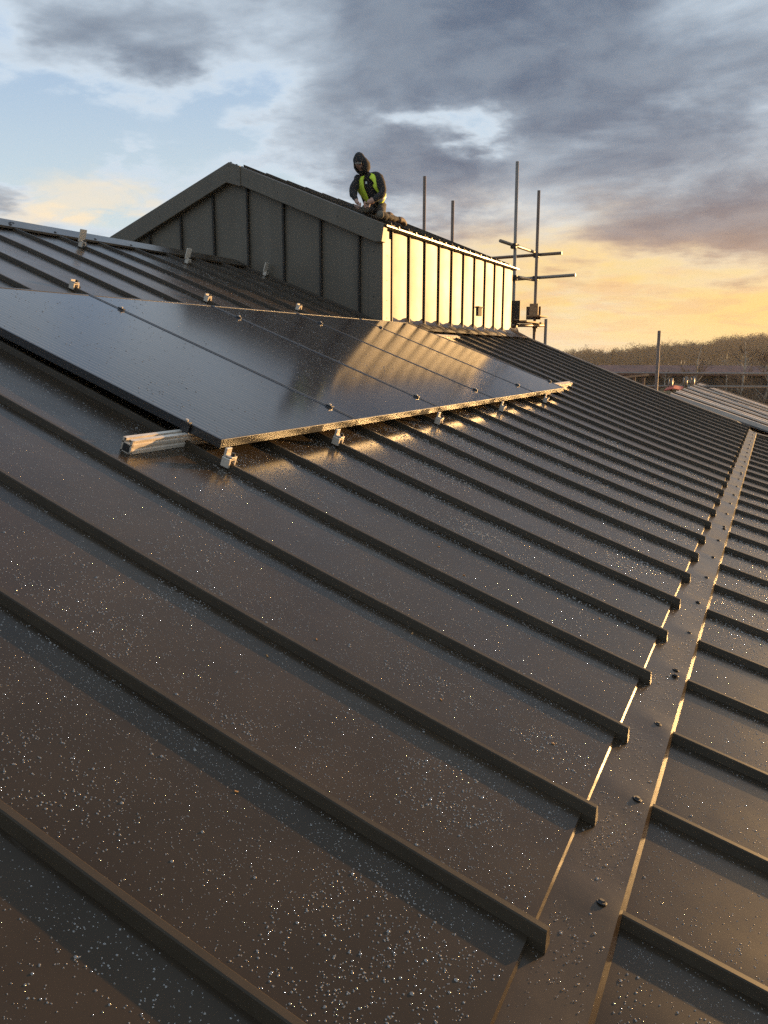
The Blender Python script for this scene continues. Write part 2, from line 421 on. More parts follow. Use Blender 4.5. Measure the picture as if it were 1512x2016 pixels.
# ------------------------------------------------------------------ the taller clad block
GX, GHW, GY, GY2 = -12.4, 4.0, 18.05, 28.48
def rg(x): return 4.50 - .4015 * abs(x - GX)
G = Thing('metal_clad_block', 'taller block clad in upright metal sheets with a gabled end and one sunlit side', 'building', (-12.4, 23, GZ))
core_ = MB(); core_.prism([(GX + 3.92, GZ), (GX + 3.92, rg(GX + 3.92) - .28), (GX, rg(GX) - .28), (GX - 3.92, rg(GX - 3.92) - .28), (GX - 3.92, GZ)], 'y', GY + .08, GY2 - .08)
G.part('wall_core', core_, 'seam')
seams = [-8.97 - 1.009 * k for k in range(8)]
edges = [-8.40] + seams + [-16.36]
for a, b_ in zip(edges[:-1], edges[1:]):
    mb = MB(); n = 4; rings = []
    x0, x1 = min(a, b_), max(a, b_)
    for k in range(n + 1):
        x = x0 + (x1 - x0) * k / n; bul = .016 * math.sin(math.pi * k / n)
        zb = min(prof(x) - .5, 0.3)
        rings.append([(x, GY - bul, zb), (x, GY - bul, rg(x) - .30), (x, GY + .07, rg(x) - .30), (x, GY + .07, zb)])
    mb.sweep(rings); G.part('wall_sheet', mb, 'wallsteel')
for x in seams:
    mb = MB(); zb = min(prof(x) - .5, .3); mb.box((x - .024, GY - .075, zb), (x + .024, GY + .01, rg(x) - .36)); G.part('wall_seam', mb, 'seam')
ct = MB(); ct.prism([(-8.72, GY - .035), (-8.37, GY - .035), (-8.37, GY + .44), (-8.405, GY + .44), (-8.405, GY + .03), (-8.72, GY + .03)], 'z', -.2, 2.60)
G.part('corner_trim', ct, 'wallsteel')
for z in (2.3, 1.75, 1.3, .9): screw(G, (-8.60, GY - .04, z), rot=(R(90), 0, 0), sc=.6); screw(G, (-8.365, GY + .2, z - .08), rot=(0, R(90), 0), sc=.5)
# side wall sheets
sy = [18.51, 19.54, 20.56, 21.56, 22.53, 23.49, 24.47, 25.47, 26.45, 27.43]
ey = [GY] + sy + [GY2]
for a, b_ in zip(ey[:-1], ey[1:]):
    mb = MB(); n = 8; rings = []
    for k in range(n + 1):
        t = k / n; y = a + (b_ - a) * t; bul = .038 * math.sin(math.pi * t) * (1 if b_ - a > .8 else .3)
        rings.append([(-8.40 + bul, y, .2 + 2.6 * q / 4) for q in range(5)])
    mb.sweep(rings, closed=False, caps=False)
    bk_ = MB().box((-8.47, a, .2), (-8.401, b_, 2.80)); mb.add(bk_.v, bk_.f); o = G.part('wall_sheet', mb, 'wallsteel', smooth=False)
    for pl in o.data.polygons: pl.use_smooth = abs(pl.normal.x) > .8
for y in sy:
    mb = MB(); mb.box((-8.41, y - .02, .2), (-8.345, y + .02, 2.79)); G.part('wall_seam', mb, 'seam')
vt = MB(); vt.box((-8.40, 24.78, 1.14), (-8.33, 25.12, 1.38)); vt.box((-8.40, 24.74, 1.38), (-8.30, 25.16, 1.42)); G.part('vent', vt, 'dark')
vp = MB(); vp.box((-8.40, 24.80, .80), (-8.372, 25.10, 1.12)); G.part('patch_plate', vp, 'wallsteel')
# barge boards with folded ends
for sgn in (1, -1):
    mb = MB(); xe = GX + sgn * 4.13
    mb.prism([(GX, rg(GX) + .03), (xe, rg(xe) + .03), (xe - sgn * .06, rg(xe) - .36), (xe - sgn * .22, rg(xe) - .36), (GX, rg(GX) - .40)], 'y', GY - .20, GY + .02)
    G.part('barge_board', mb, 'wallsteel', bevel=.012)
    for k in range(5):
        x = GX + sgn * (.55 + .80 * k); screw(G, (x, GY - .20, rg(x) - .22), rot=(R(90), 0, 0), sc=.6)
ap = MB(); ap.prism([(GX - .05, rg(GX) - .02), (GX + .33, rg(GX + .33) + .036), (GX + .33, rg(GX + .33) - .42), (GX - .05, rg(GX - .05) - .42)], 'y', GY - .222, GY - .18)
G.part('apex_plate', ap, 'wallsteel')
for dx, dz in ((.02, -.06), (.02, -.22), (.02, -.36), (.27, -.10), (.27, -.30)): screw(G, (GX + dx, GY - .222, rg(GX + dx) + dz), rot=(R(90), 0, 0), sc=.55)
for k in range(7): screw(G, (GX + .16 * (k - 3), GY - .1, rg(GX + .16 * (k - 3)) + .035), sc=1.2)
# top roof sheets, one per bay on the side in view
yy = [GY - .19] + sy + [GY2 + .15]
for a, b_ in zip(yy[:-1], yy[1:]):
    mb = MB(); mb.prism([(GX, rg(GX) + .03), (GX + 4.2, rg(GX + 4.2) + .03), (GX + 4.2, rg(GX + 4.2)), (GX, rg(GX))], 'y', a + .004, b_ - .004)
    G.part('roof_sheet', mb, 'roof')
for y in sy:
    mb = MB(); mb.prism([(GX, rg(GX) + .09), (GX + 4.22, rg(GX + 4.22) + .075), (GX + 4.22, rg(GX + 4.22) + .02), (GX, rg(GX) + .02)], 'y', y - .025, y + .025)
    G.part('roof_rib', mb, 'rib')
mb = MB(); mb.prism([(GX - .004, rg(GX) + .03), (GX - 4.2, rg(GX - 4.2) + .03), (GX - 4.2, rg(GX - 4.2)), (GX - .004, rg(GX))], 'y', GY - .18, GY2 + .15)
G.part('rear_roof_slope', mb, 'roof')
tr = MB(); tr.prism([(-8.42, 2.785), (-8.30, 2.785), (-8.26, 2.80), (-8.26, 2.865), (-8.42, 2.865)], 'y', GY + .03, GY2 + .1)
G.part('eave_trim', tr, 'seam')
for y in sy:
    mb = MB(); mb.box((-8.255, y - .34, 2.872), (-8.235, y + .12, 2.884)); mb.box((-8.255, y - .34, 2.872), (-8.235, y - .325, 2.93)); G.part('eave_clip', mb, 'seam')
# flashing along the foot of the sunlit wall
fb = MB(); rings = []
for i, y in enumerate(np.linspace(GY + .5, VERGE - .1, 90)):
    wv = .020 * math.sin(y * 6.28) + .012 * math.sin(y * 15.1 + 1)
    rings.append([(-8.395, y, prof(-8.4) + .22 + wv), (-8.34, y, prof(-8.34) + .10 + wv), (-8.10, y, prof(-8.10) + .085 + wv * .7), (-7.93, y, prof(-7.93) + .070)])
fb.sweep(rings, closed=False, caps=False); G.part('base_flashing', fb, 'roof', smooth=True)

# ------------------------------------------------------------------ solar panels on two rails
PX, PY, PZ, PW, PL, PS = -4.2819, 5.9372, -.7319, 2.5963, 4.1212, R(20.891)
cS, sS = math.cos(PS), math.sin(PS)
E1 = Vector((-cS, 0, sS)); E2 = Vector((0, 1, 0)); E3 = Vector((sS, 0, cS))   # up the slope, along the row, out of the panel
def pp(a, b_, c=0.0): return Vector((PX, PY, PZ)) + E1 * a + E2 * b_ + E3 * c
names = ['first', 'second', 'third', 'fourth', 'fifth']
plabel = ['dark solar panel at the near left end, running out of the photo on the left',
          'dark solar panel second along the row, right beside the nearest one',
          'dark solar panel third along the row, midway between the two ends',
          'dark solar panel fourth along the row, in front of the gable corner',
          'dark solar panel at the far end of the row, below the sunlit wall']
TH = .080; FW = .028; gap = .020
def local_frame_obj(thing, name, mb, mt, parent=None, smooth=False, bevel=0):
    return thing.part(name, mb, mt, parent, smooth, bevel)
for i in range(5):
    T = Thing('solar_panel', plabel[i], 'solar panel', (0, 0, 0), 'row of dark solar panels on the roof')
    rot = Matrix((( -cS, 0, sS), (0, 1, 0), (sS, 0, cS))).to_4x4()
    # local axes: x up the slope, y along the row, z out of the panel (left-handed flip avoided by mirroring x)
    rot = Matrix(((cS, 0, sS), (0, 1, 0), (-sS, 0, cS))).to_4x4()
    T.o.matrix_world = Matrix.Translation(WP(pp(0, PW * i))) @ rot
    w0, w1 = gap / 2, PW - gap / 2
    for q0, q1 in ((w0, w0 + FW), (w1 - FW, w1)):
        fr = MB(); fr.box((-PL, q0, -TH), (0, q1, 0)); T.part('frame', fr, 'frame', bevel=.003)
    e1 = MB(); e1.box((-FW, w0 + FW + .001, -TH), (0, w1 - FW - .001, 0)); T.part('frame', e1, 'frame', bevel=.003)
    e2 = MB(); e2.box((-PL, w0 + FW + .001, -TH), (-PL + FW, w1 - FW - .001, 0)); T.part('frame', e2, 'frame', bevel=.003)
    g = MB(); g.box((-PL + FW + .001, w0 + FW + .001, -.02), (-FW - .001, w1 - FW - .001, -.006)); T.part('cell_glass', g, 'pv')
    bk = MB(); bk.box((-PL * .55, PW * .42, -.07), (-PL * .5, PW * .58, -.022)); T.part('junction_box', bk, 'dark')
RF = (.092, .868)
def rail(f, y0, y1, label):
    """hollow rail with a slotted top and grooved sides"""
    a = PL * f; mb = MB(); hw, top, bot = .052, -TH - .004, -TH - .122
    prof_ = [(-hw, bot), (-hw, bot + .030), (-hw + .010, bot + .036), (-hw + .010, bot + .052), (-hw, bot + .058), (-hw, bot + .082), (-hw + .010, bot + .088), (-hw + .010, bot + .098), (-hw, bot + .104), (-hw, top),
             (-.016, top), (-.016, top - .022), (-.030, top - .022), (-.030, top - .040), (.030, top - .040), (.030, top - .022), (.016, top - .022), (.016, top),
             (hw, top), (hw, bot + .104), (hw - .010, bot + .098), (hw - .010, bot + .088), (hw, bot + .082), (hw, bot + .058), (hw - .010, bot + .052), (hw - .010, bot + .036), (hw, bot + .030), (hw, bot),
             ]
    outer = [[pp(a + q[0], y - PY, q[1]) for q in prof_] for y in (y0, y1)]
    mb.sweep(outer, caps=False)
    # solid dark plug in the cut end: the hollow's shade put into its colour
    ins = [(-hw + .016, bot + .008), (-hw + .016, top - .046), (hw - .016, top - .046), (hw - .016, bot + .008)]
    base = pp(a, y0 - PY)
    T = Thing('mounting_rail', label, 'rail', tuple(base), 'aluminium rails under the solar panels')
    T.part('rail_profile', mb, 'alu')
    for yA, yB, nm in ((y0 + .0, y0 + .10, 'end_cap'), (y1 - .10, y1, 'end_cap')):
        c_ = MB(); c_.sweep([[pp(a + q[0], y - PY, q[1]) for q in ins] for y in (yA, yB)]); T.part('rail_shade_plug', c_, 'dark')
        lip_ = MB(); yq = yA + .012 if yA < 10 else yB - .012
        # end wall of the extrusion: outer outline minus chamber drawn as four webs
        for q0, q1 in (((-hw, bot), (-hw + .016, top)), ((hw - .016, bot), (hw, top)), ((-hw, bot), (hw, bot + .008)), ((-hw, top - .046), (hw, top - .036))):
            p0, p1 = q0, q1
            vs = [pp(a + u, y - PY, v) for y in (yq - .01, yq + .01) for u, v in ((p0[0], p0[1]), (p1[0], p0[1]), (p1[0], p1[1]), (p0[0], p1[1]))]
            lip_.add(vs, [(0, 1, 2, 3), (7, 6, 5, 4), (0, 4, 5, 1), (1, 5, 6, 2), (2, 6, 7, 3), (3, 7, 4, 0)])
        T.part('rail_end', lip_, 'alu')
    return T
rail(RF[0], 5.22, 21.25, 'lower aluminium rail, its grooved golden end sticking out at the near corner of the panels')
rail(RF[1], 5.22, 21.20, 'upper aluminium rail, only its golden far end shows at the foot of the sunlit wall')

def clamp(name, x, y, label, group, tall=.20, wide=.038):
    """rib clamp: block gripping the rib, bolt and an L foot"""
    z = prof(x) + .054
    n_ = Vector((math.sin(nrm_ang), 0, math.cos(nrm_ang))); t_ = Vector((math.cos(nrm_ang), 0, -math.sin(nrm_ang)))
    c = Vector((x, y + .034, z))
    T = Thing(name, label, 'bracket', tuple(c), group)
    b1 = MB()
    for sg in (-1, 1): b1.obox(c + E2 * .040 * sg + n_ * .005, t_, E2, n_, .042, .014, .040)
    b1.obox(c + n_ * .040, t_, E2, n_, .042, .055, .010)
    T.part('clamp_block', b1, 'alu', bevel=.004)
    b2 = MB(); b2.obox(c + n_ * (.05 + tall * .5) - t_ * .03, t_, E2, n_, .012, wide, tall * .5); b2.obox(c + n_ * .062 + t_ * .01, t_, E2, n_, .04, .042, .007)
    T.part('foot_plate', b2, 'alu', bevel=.003)
    b3 = MB(); b3.tube(c + E2 * .063 - n_ * .005, c + E2 * .11 - n_ * .005, .018, n=6); b3.tube(c + n_ * .05 + t_ * .03, c + n_ * .10 + t_ * .03, .02, n=6)
    T.part('bolt', b3, 'steelbolt')
    return T
lab = ['silver rib clamp under the near corner of the first panel', 'silver rib clamp below the right part of the first panel', 'silver rib clamp below the second panel\'s right end',
       'silver rib clamp below the third panel\'s right end', 'silver rib clamp below the fourth panel\'s right end']
for n, l in zip((3, 5, 8, 11, 14), lab): clamp('rib_clamp', -4.22, Y0 + n, l, 'rib clamps along the lower panel edge', .075)
for n, l in zip((5.55, 8.75, 11.9), ('golden bracket tip above the top edge of the nearest panel', 'golden bracket tip above the top edge of the second panel', 'golden bracket tip above the top edge of the third panel')):
    clamp('rib_clamp', -8.80, Y0 + round(n), l, 'bracket tips above the panels', .04, .055)
for n, l in zip((9, 12, 15), ('golden upright bracket on the upper roof at the left, nearest of its line', 'pale upright bracket on the upper roof below the end of the ridge capping', 'thin upright bracket on the upper roof beside the gable wall')):
    clamp('upright_bracket', -11.45, Y0 + n - .05, l, 'upright brackets below the ridge', .22, .075)
# mid clamps between the panels and end clamps
def midclamp(f, b_, label, group):
    c = pp(PL * f, b_, .0)
    T = Thing('panel_clamp', label, 'clamp', tuple(c), group)
    mb = MB(); mb.obox(c + E3 * .012, E1, E2, E3, .042, .026, .007); mb.obox(c - E3 * .05, E1, E2, E3, .045, .006, .055); T.part('clamp_plate', mb, 'frame', bevel=.003)
    bt = MB(); bt.tube(c + E3 * .016, c + E3 * .034, .015, n=6); T.part('bolt', bt, 'alu')
for i in range(1, 5):
    midclamp(RF[0], PW * i, 'small clamp on the %s gap between the panels, over the lower rail' % names[i - 1], 'clamps over the lower rail')
    midclamp(RF[1], PW * i, 'small clamp on the %s gap between the panels, near their top edge' % names[i - 1], 'clamps over the upper rail')
midclamp(RF[0], -.012, 'end clamp on the near side of the first panel above the rail end', 'end clamps')
midclamp(RF[0], PW * 5 + .012, 'end clamp on the far side of the last panel above the rail end', 'end clamps')

# ------------------------------------------------------------------ the worker
def skinned(nodes, edges_, levels=2):
    keys = list(nodes); idx = {k: i for i, k in enumerate(keys)}
    bm = bmesh.new(); lay = bm.verts.layers.skin.verify()
    vs = []
    for i, k in enumerate(keys):
        p, r = nodes[k]; v = bm.verts.new(WP(p)); rr = (r, r) if not isinstance(r, tuple) else r
        v[lay].radius = (rr[0] * S, rr[1] * S); v[lay].use_root = (i == 0); vs.append(v)
    for a, b_ in edges_: bm.edges.new((vs[idx[a]], vs[idx[b_]]))
    me = bpy.data.meshes.new('tmp_body'); bm.to_mesh(me); bm.free()
    o = bpy.data.objects.new('tmp_body', me); COL.objects.link(o)
    sk = o.modifiers.new('skin', 'SKIN'); sk.use_smooth_shade = True
    sb_ = o.modifiers.new('sub', 'SUBSURF'); sb_.levels = levels; sb_.render_levels = levels
    dg = bpy.context.evaluated_depsgraph_get()
    res = bpy.data.meshes.new_from_object(o.evaluated_get(dg))
    bpy.data.objects.remove(o); bpy.data.meshes.remove(me)
    return res
F_ = Vector((.30, -.95, 0)).normalized(); SIDE = Vector((F_.y * -1, F_.x, 0)) * -1   # facing, and his left
J = dict(pelvis=(-8.885, 18.78, 3.43), waist=(-8.93, 18.66, 3.62), chest=(-8.965, 18.52, 3.86), neck=(-8.985, 18.44, 4.08), head=(-9.09, 18.27, 4.27), crown=(-9.13, 18.30, 4.42), chin=(-9.05, 18.19, 4.18),
         rsh=(-9.215, 18.42, 3.97), relb=(-9.26, 18.25, 3.66), rwr=(-9.09, 18.10, 3.45), rh=(-9.01, 18.04, 3.36),
         lsh=(-8.715, 18.52, 4.01), lelb=(-8.54, 18.42, 3.62), lwr=(-8.70, 18.16, 3.44), lh=(-8.80, 18.05, 3.37),
         rhip=(-8.99, 18.70, 3.38), lhip=(-8.77, 18.80, 3.40), lknee=(-8.54, 18.22, 3.11), lank=(-8.46, 19.08, 3.13), lheel=(-8.44, 19.22, 3.14), ltoe=(-8.40, 19.38, 3.04),
         rknee=(-8.90, 18.18, 3.26), rank=(-8.74, 19.05, 3.26), rheel=(-8.72, 19.15, 3.27), rtoe=(-8.66, 19.34, 3.14))
V3 = {k: Vector(v) for k, v in J.items()}
rad = dict(pelvis=.225, waist=.215, chest=(.27, .20), neck=.085, head=.135, crown=.10, chin=.085, rsh=.130, relb=.105, rwr=.055, rh=(.050, .032),
           lsh=.130, lelb=.105, lwr=.055, lh=(.050, .032), rhip=.135, lhip=.14, lknee=.100, lank=.058, lheel=.058, ltoe=.045, rknee=.100, rank=.058, rheel=.058, rtoe=.045)
ed = [('pelvis', 'waist'), ('waist', 'chest'), ('chest', 'neck'), ('neck', 'head'), ('head', 'crown'), ('head', 'chin'), ('chest', 'rsh'), ('rsh', 'relb'), ('relb', 'rwr'), ('rwr', 'rh'),
      ('chest', 'lsh'), ('lsh', 'lelb'), ('lelb', 'lwr'), ('lwr', 'lh'), ('pelvis', 'rhip'), ('pelvis', 'lhip'), ('lhip', 'lknee'), ('lknee', 'lank'), ('lank', 'lheel'), ('lheel', 'ltoe'),
      ('rhip', 'rknee'), ('rknee', 'rank'), ('rank', 'rheel'), ('rheel', 'rtoe')]
body = skinned({k: (V3[k], rad[k]) for k in J}, ed)
person = Thing('person', 'person in dark hood and yellow hi-vis vest kneeling at the roof edge', 'person', (-8.8, 18.6, 2.95))
PB = WP(person.base)
from mathutils import noise as mnoise
def world_mesh(me, name, parent, mats, smooth=True, fold=0.0):
    if fold:
        for v in me.vertices:
            q = v.co / S
            v.co += v.normal * S * fold * (mnoise.noise(q * 9) + .6 * mnoise.noise(Vector((q.x * 14, q.y * 14, q.z * 24))))
    me.transform(Matrix.Translation(-PB)); me.name = name; me.materials.clear()
    for k in mats: me.materials.append(M[k])
    o = bpy.data.objects.new(name, me); COL.objects.link(o); o.parent = parent
    if smooth: me.polygons.foreach_set('use_smooth', [True] * len(me.polygons))
    return o
def merge(meshes):
    bm = bmesh.new()
    for x in meshes: bm.from_mesh(x)
    out_ = bpy.data.meshes.new('merged'); bm.to_mesh(out_); bm.free(); return out_
# fingers, each its own bent chain rooted in the palm, and a nose
extra = []
for wr, hd, lat in (('rwr', 'rh', 1), ('lwr', 'lh', -1)):
    d = (V3[hd] - V3[wr]).normalized(); side = d.cross(F_).normalized(); dn = Vector((0, 0, -1))
    for q in range(4):
        off = side * (.030 * (q - 1.5)); L_ = (.085, .10, .095, .075)[q]
        a = V3[hd] + off; b1 = a + d * L_ * .55 + dn * .01; b2 = b1 + (d * .3 + dn * .8 - F_ * .35).normalized() * L_ * .5; b3 = b2 + (dn * .4 - F_ * .9 - d * .2).normalized() * L_ * .35
        extra.append(skinned({0: (a, .019), 1: (b1, .018), 2: (b2, .016), 3: (b3, .013)}, [(0, 1), (1, 2), (2, 3)], 1))
    a = V3[hd].lerp(V3[wr], .35) + side * .04 * lat; b1 = a + (side * lat + d * .8).normalized() * .06; b2 = b1 + d * .05
    extra.append(skinned({0: (a, .022), 1: (b1, .019), 2: (b2, .015)}, [(0, 1), (1, 2)], 1))
hf = (V3['chin'] - V3['crown']).cross(SIDE).normalized(); 
if hf.dot(F_) < 0: hf = -hf
nose0 = V3['head'] + hf * .10 + Vector((0, 0, -.02)); extra.append(skinned({0: (nose0, .022), 1: (nose0 + hf * .03 - Vector((0, 0, .035)), .026)}, [(0, 1)], 1))
fullbody = merge([body] + extra)
ob_ = world_mesh(fullbody, 'body', person.o, ['jacket', 'trouser', 'skin'], fold=.022)
def seg_d(p, a, b_):
    ab = b_ - a; t = max(0, min(1, (p - a).dot(ab) / ab.dot(ab))); return (p - (a + ab * t)).length
segs = {0: [('waist', 'chest'), ('chest', 'neck'), ('rsh', 'relb'), ('relb', 'rwr'), ('lsh', 'lelb'), ('lelb', 'lwr'), ('chest', 'rsh'), ('chest', 'lsh'), ('pelvis', 'waist')],
        1: [('rhip', 'rknee'), ('rknee', 'rank'), ('lhip', 'lknee'), ('lknee', 'lank'), ('rank', 'rtoe'), ('lank', 'ltoe')], 2: [('head', 'crown'), ('head', 'chin'), ('rwr', 'rh'), ('lwr', 'lh')]}
for pl in ob_.data.polygons:
    p = (pl.center + PB - Vector((0, 0, H))) / S
    best = min(((seg_d(p, V3[a], V3[b_]), k) for k, ss in segs.items() for a, b_ in ss), key=lambda q: q[0])
    k = best[1]
    if (p - V3['rh']).length < .12 or (p - V3['lh']).length < .12: k = 2
    pl.material_index = k
FH = Vector((-.05, -.90, -.38)).normalized()
# hood: a shell over the head, open towards the face
hood = skinned({0: (V3['neck'] + Vector((0, .02, .0)), .185), 1: (V3['head'] + Vector((.010, .035, .01)), .205), 2: (V3['crown'] + Vector((0, .02, .02)), .150), 3: (V3['crown'] + Vector((-.03, .04, .14)), .06)}, [(0, 1), (1, 2), (2, 3)])
bm = bmesh.new(); bm.from_mesh(hood)
kill = []
for f in bm.faces:
    p = (f.calc_center_median() - Vector((0, 0, H))) / S; q = p - V3['head']
    if q.dot(FH) > .085 and q.z < .0 and q.z > -.20 and abs(q.dot(FH.cross(Vector((0, 0, 1))))) < .10: kill.append(f)
bmesh.ops.delete(bm, geom=kill, context='FACES'); bm.to_mesh(hood); bm.free()
ho = world_mesh(hood, 'hood', person.o, ['jacket'], fold=.022); so = ho.modifiers.new('thick', 'SOLIDIFY'); so.thickness = .006
pk = MB(); c = V3['head'] + F_ * .19 + Vector((0, 0, -.015)); pk.obox(c, SIDE, F_ - Vector((0, 0, .55)), Vector((0, 0, 1)) + F_ * .5, .075, .045, .008)
person.part('cap_peak', pk, 'pad', bevel=.004)
# vest: torso shell cut open at the front, neck and arm holes
vest = skinned({'p': (V3['pelvis'] + Vector((.05, .07, .04)), .275), 'w': (V3['waist'] + Vector((.045, .05, 0)), .270), 'c': (V3['chest'], (.315, .25)), 'n': (V3['neck'] - Vector((0, 0, .03)), .16), 'r': (V3['rsh'], .158), 'l': (V3['lsh'], .166)},
               [('p', 'w'), ('w', 'c'), ('c', 'n'), ('c', 'r'), ('c', 'l')])
bm = bmesh.new(); bm.from_mesh(vest); kill = []
ax0, ax1 = V3['pelvis'], V3['neck']; axd = (ax1 - ax0).normalized()
for f in bm.faces:
    p = (f.calc_center_median() - Vector((0, 0, H))) / S; q = p - ax0; hgt = q.dot(axd); q = q - axd * hgt
    ang = math.degrees(math.atan2(q.dot(SIDE), q.dot(F_)))
    lim = 24 + 6 * max(0, min(1, (hgt - .2) / .4))
    arm = min((p - V3['rsh']).length, (p - V3['lsh']).length)
    out_r = (p - V3['chest']).dot(SIDE)
    if abs(ang) < lim or hgt > .74 or hgt < -.02 or (abs(out_r) > .37 and hgt > .25): kill.append(f)
bmesh.ops.delete(bm, geom=kill, context='FACES'); bm.to_mesh(vest); bm.free()
vo = world_mesh(vest, 'hi_vis_vest', person.o, ['vest', 'tape'], fold=.022)
for pl in vo.data.polygons:
    p = (pl.center + PB - Vector((0, 0, H))) / S; hgt = (p - ax0).dot(axd)
    if .10 < hgt < .16 or .30 < hgt < .35: pl.material_index = 1
so = vo.modifiers.new('thick', 'SOLIDIFY'); so.thickness = .004
for s_ in 'lr':
    bo = skinned({0: (V3[s_ + 'ank'] + Vector((0, -.06, .0)), .078), 1: (V3[s_ + 'heel'], .085), 2: (V3[s_ + 'toe'], .066)}, [(0, 1), (1, 2)])
    world_mesh(bo, 'boot', person.o, ['boot'])
    kp = MB(); k0 = V3[s_ + 'knee'] + F_ * .045 + Vector((.01, 0, .01))
    kn = bpy.data.meshes.new('knee_pad'); bm = bmesh.new(); bmesh.ops.create_uvsphere(bm, u_segments=14, v_segments=10, radius=.095 * S)
    for v in bm.verts: v.co.y *= .75; v.co += WP(k0)
    bm.to_mesh(kn); bm.free(); world_mesh(kn, 'knee_pad', person.o, ['pad'])
lg = MB(); c = V3['chest'] + F_ * .25 + SIDE * .03; lg.obox(c, SIDE, Vector((0, 0, 1)), F_, .018, .025, .006); person.part('chest_badge', lg, 'tape')
tl = Thing('hand_tool', 'small dark hand tool on the verge beside the kneeling person\'s hand', 'tool', (-9.16, 18.0, 3.30))
mb = MB(); mb.obox((-9.16, 17.98, 3.325), (1, -.2, -.35), (.2, 1, 0), (.35, 0, 1), .085, .030, .026); tl.part('tool_body', mb, 'dark', bevel=.008)
mb = MB(); mb.tube((-9.23, 18.0, 3.35), (-9.31, 18.02, 3.375), .012, n=8); tl.part('tool_bit', mb, 'coupler')

# ------------------------------------------------------------------ scaffolding
TR = .058
SCF = Thing('scaffold_tower', 'scaffold of steel tubes with boards at the far end of the sunlit wall', 'scaffold', (-8.5, 30.8, GZ))
def tubes(thing, name, p0, p1, mt, r=TR, parent=None):
    mb = MB(); mb.tube(p0, p1, r, n=12); return thing.part(name, mb, mt, parent, smooth=False)
def shade_tube(o):
    for pl in o.data.polygons: pl.use_smooth = len(pl.vertices) == 4
    return o
def coupler(thing, p):
    mb = MB(); mb.box((p[0] - .10, p[1] - .09, p[2] - .09), (p[0] + .10, p[1] + .09, p[2] + .09)); mb.tube((p[0] + .02, p[1], p[2] - .09), (p[0] + .02, p[1], p[2] - .22), .03, n=6)
    mb.tube((p[0], p[1] - .02, p[2]), (p[0] + .2, p[1] - .02, p[2] + .03), .03, n=6)
    return thing.part('coupler', mb, 'coupler', bevel=.03)
for p0, p1, mt in (((-8.62, 29.8, GZ), (-8.735, 29.8, 6.544), 'galv'), ((-8.44, 31.9, GZ), (-8.497, 31.9, 5.927), 'oldtube'), ((-8.04, 31.9, GZ), (-8.048, 31.9, 1.308), 'galv')):
    shade_tube(tubes(SCF, 'standard_pole', p0, p1, mt))
for p0, p1, mt in (((-8.93, 28.72, 3.80), (-8.60, 32.2, 3.76), 'galv'), ((-8.80, 29.3, 2.70), (-8.57, 32.2, 2.76), 'galv'), ((-8.75, 29.4, 1.00), (-8.16, 32.2, 1.08), 'oldtube')):
    shade_tube(tubes(SCF, 'transom', p0, p1, mt))
for p0, p1, mt in (((-13.0, 31.99, 3.54), (-7.57, 31.99, 3.68), 'oldtube'), ((-12.0, 31.99, 2.70), (-7.03, 31.99, 2.88), 'galv')):
    shade_tube(tubes(SCF, 'ledger', p0, p1, mt))
for p in ((-8.76, 29.78, 3.74), (-8.52, 31.95, 3.64), (-8.70, 29.78, 2.66), (-8.52, 31.95, 2.80), (-8.66, 29.8, 1.02), (-8.45, 31.9, 1.06)): coupler(SCF, p)
for a, b_, mt, nm in (((-9.02, 29.62, 1.22), (-8.42, 29.68, 1.86), 'darkboard', 'toe_board'), ((-8.60, 31.55, 1.40), (-8.28, 31.65, 1.86), 'board', 'toe_board'), ((-8.86, 32.05, 1.30), (-8.30, 32.12, 1.78), 'darkboard', 'toe_board'),
                      ((-9.1, 29.6, 1.16), (-8.42, 32.2, 1.215), 'darkboard', 'scaffold_board'), ((-8.41, 29.7, 1.13), (-8.18, 32.3, 1.185), 'board', 'scaffold_board'), ((-8.60, 31.2, 1.38), (-8.10, 32.4, 1.43), 'board', 'scaffold_board')):
    mb = MB(); mb.box(a, b_); SCF.part(nm, mb, mt)
def pole(name, p0, p1, mt, label, group=None):
    mb = MB(); mb.tube(p0, p1, TR, n=12); o = single(name, mb, mt, label, 'pole', p0, group)
    return shade_tube(o)
pole('scaffold_pole', (-12.15, 29.8, GZ), (-12.185, 29.8, 6.337), 'oldtube', 'lone upright scaffold tube behind the block, nearer the kneeling person', 'lone scaffold poles')
pole('scaffold_pole', (-11.05, 29.8, GZ), (-11.08, 29.8, 5.419), 'oldtube', 'lone upright scaffold tube behind the block, shorter one towards the scaffold', 'lone scaffold poles')
pole('scaffold_pole', (-3.93, 33.0, GZ), (-4.07, 33.0, .875), 'oldtube', 'lone upright scaffold tube behind the far roof edge on the right', 'lone scaffold poles')
RV = Vector((.9079, .4192, 0))
for z, lb, st in ((-.86, 'upper long grey guard rail tube in front of the brown shed', -8.2), (-1.47, 'lower long grey guard rail tube in front of the brown shed', -6.4)):
    c0 = Vector((-3.9, 42.3, z)); mb = MB(); p0 = c0 + RV * (st + 3.9) / .9079; p1 = c0 + RV * 14
    mb.tube(p0, p1, TR, n=10); shade_tube(single('guard_rail', mb, 'galv', lb, 'guard rail', tuple(p0), 'guard rails beyond the roof'))
for k in (-4.0, 13):      # posts that carry the guard rails
    p = Vector((-3.9, 42.42, 0)) + RV * k
    mb = MB(); mb.tube((p.x, p.y, GZ), (p.x, p.y, -.95 if k < 7 else -.8), TR, n=10)
    shade_tube(single('guard_rail_post', mb, 'oldtube', {-4.0: 'guard rail post hidden low behind the far roof edge', 1.8: 'guard rail post nearest the mossy roof strip', 7.5: 'guard rail post near the right edge of the photo', 13: 'guard rail post just off the right side'}[k], 'post', (p.x, p.y, GZ), 'guard rail posts'))
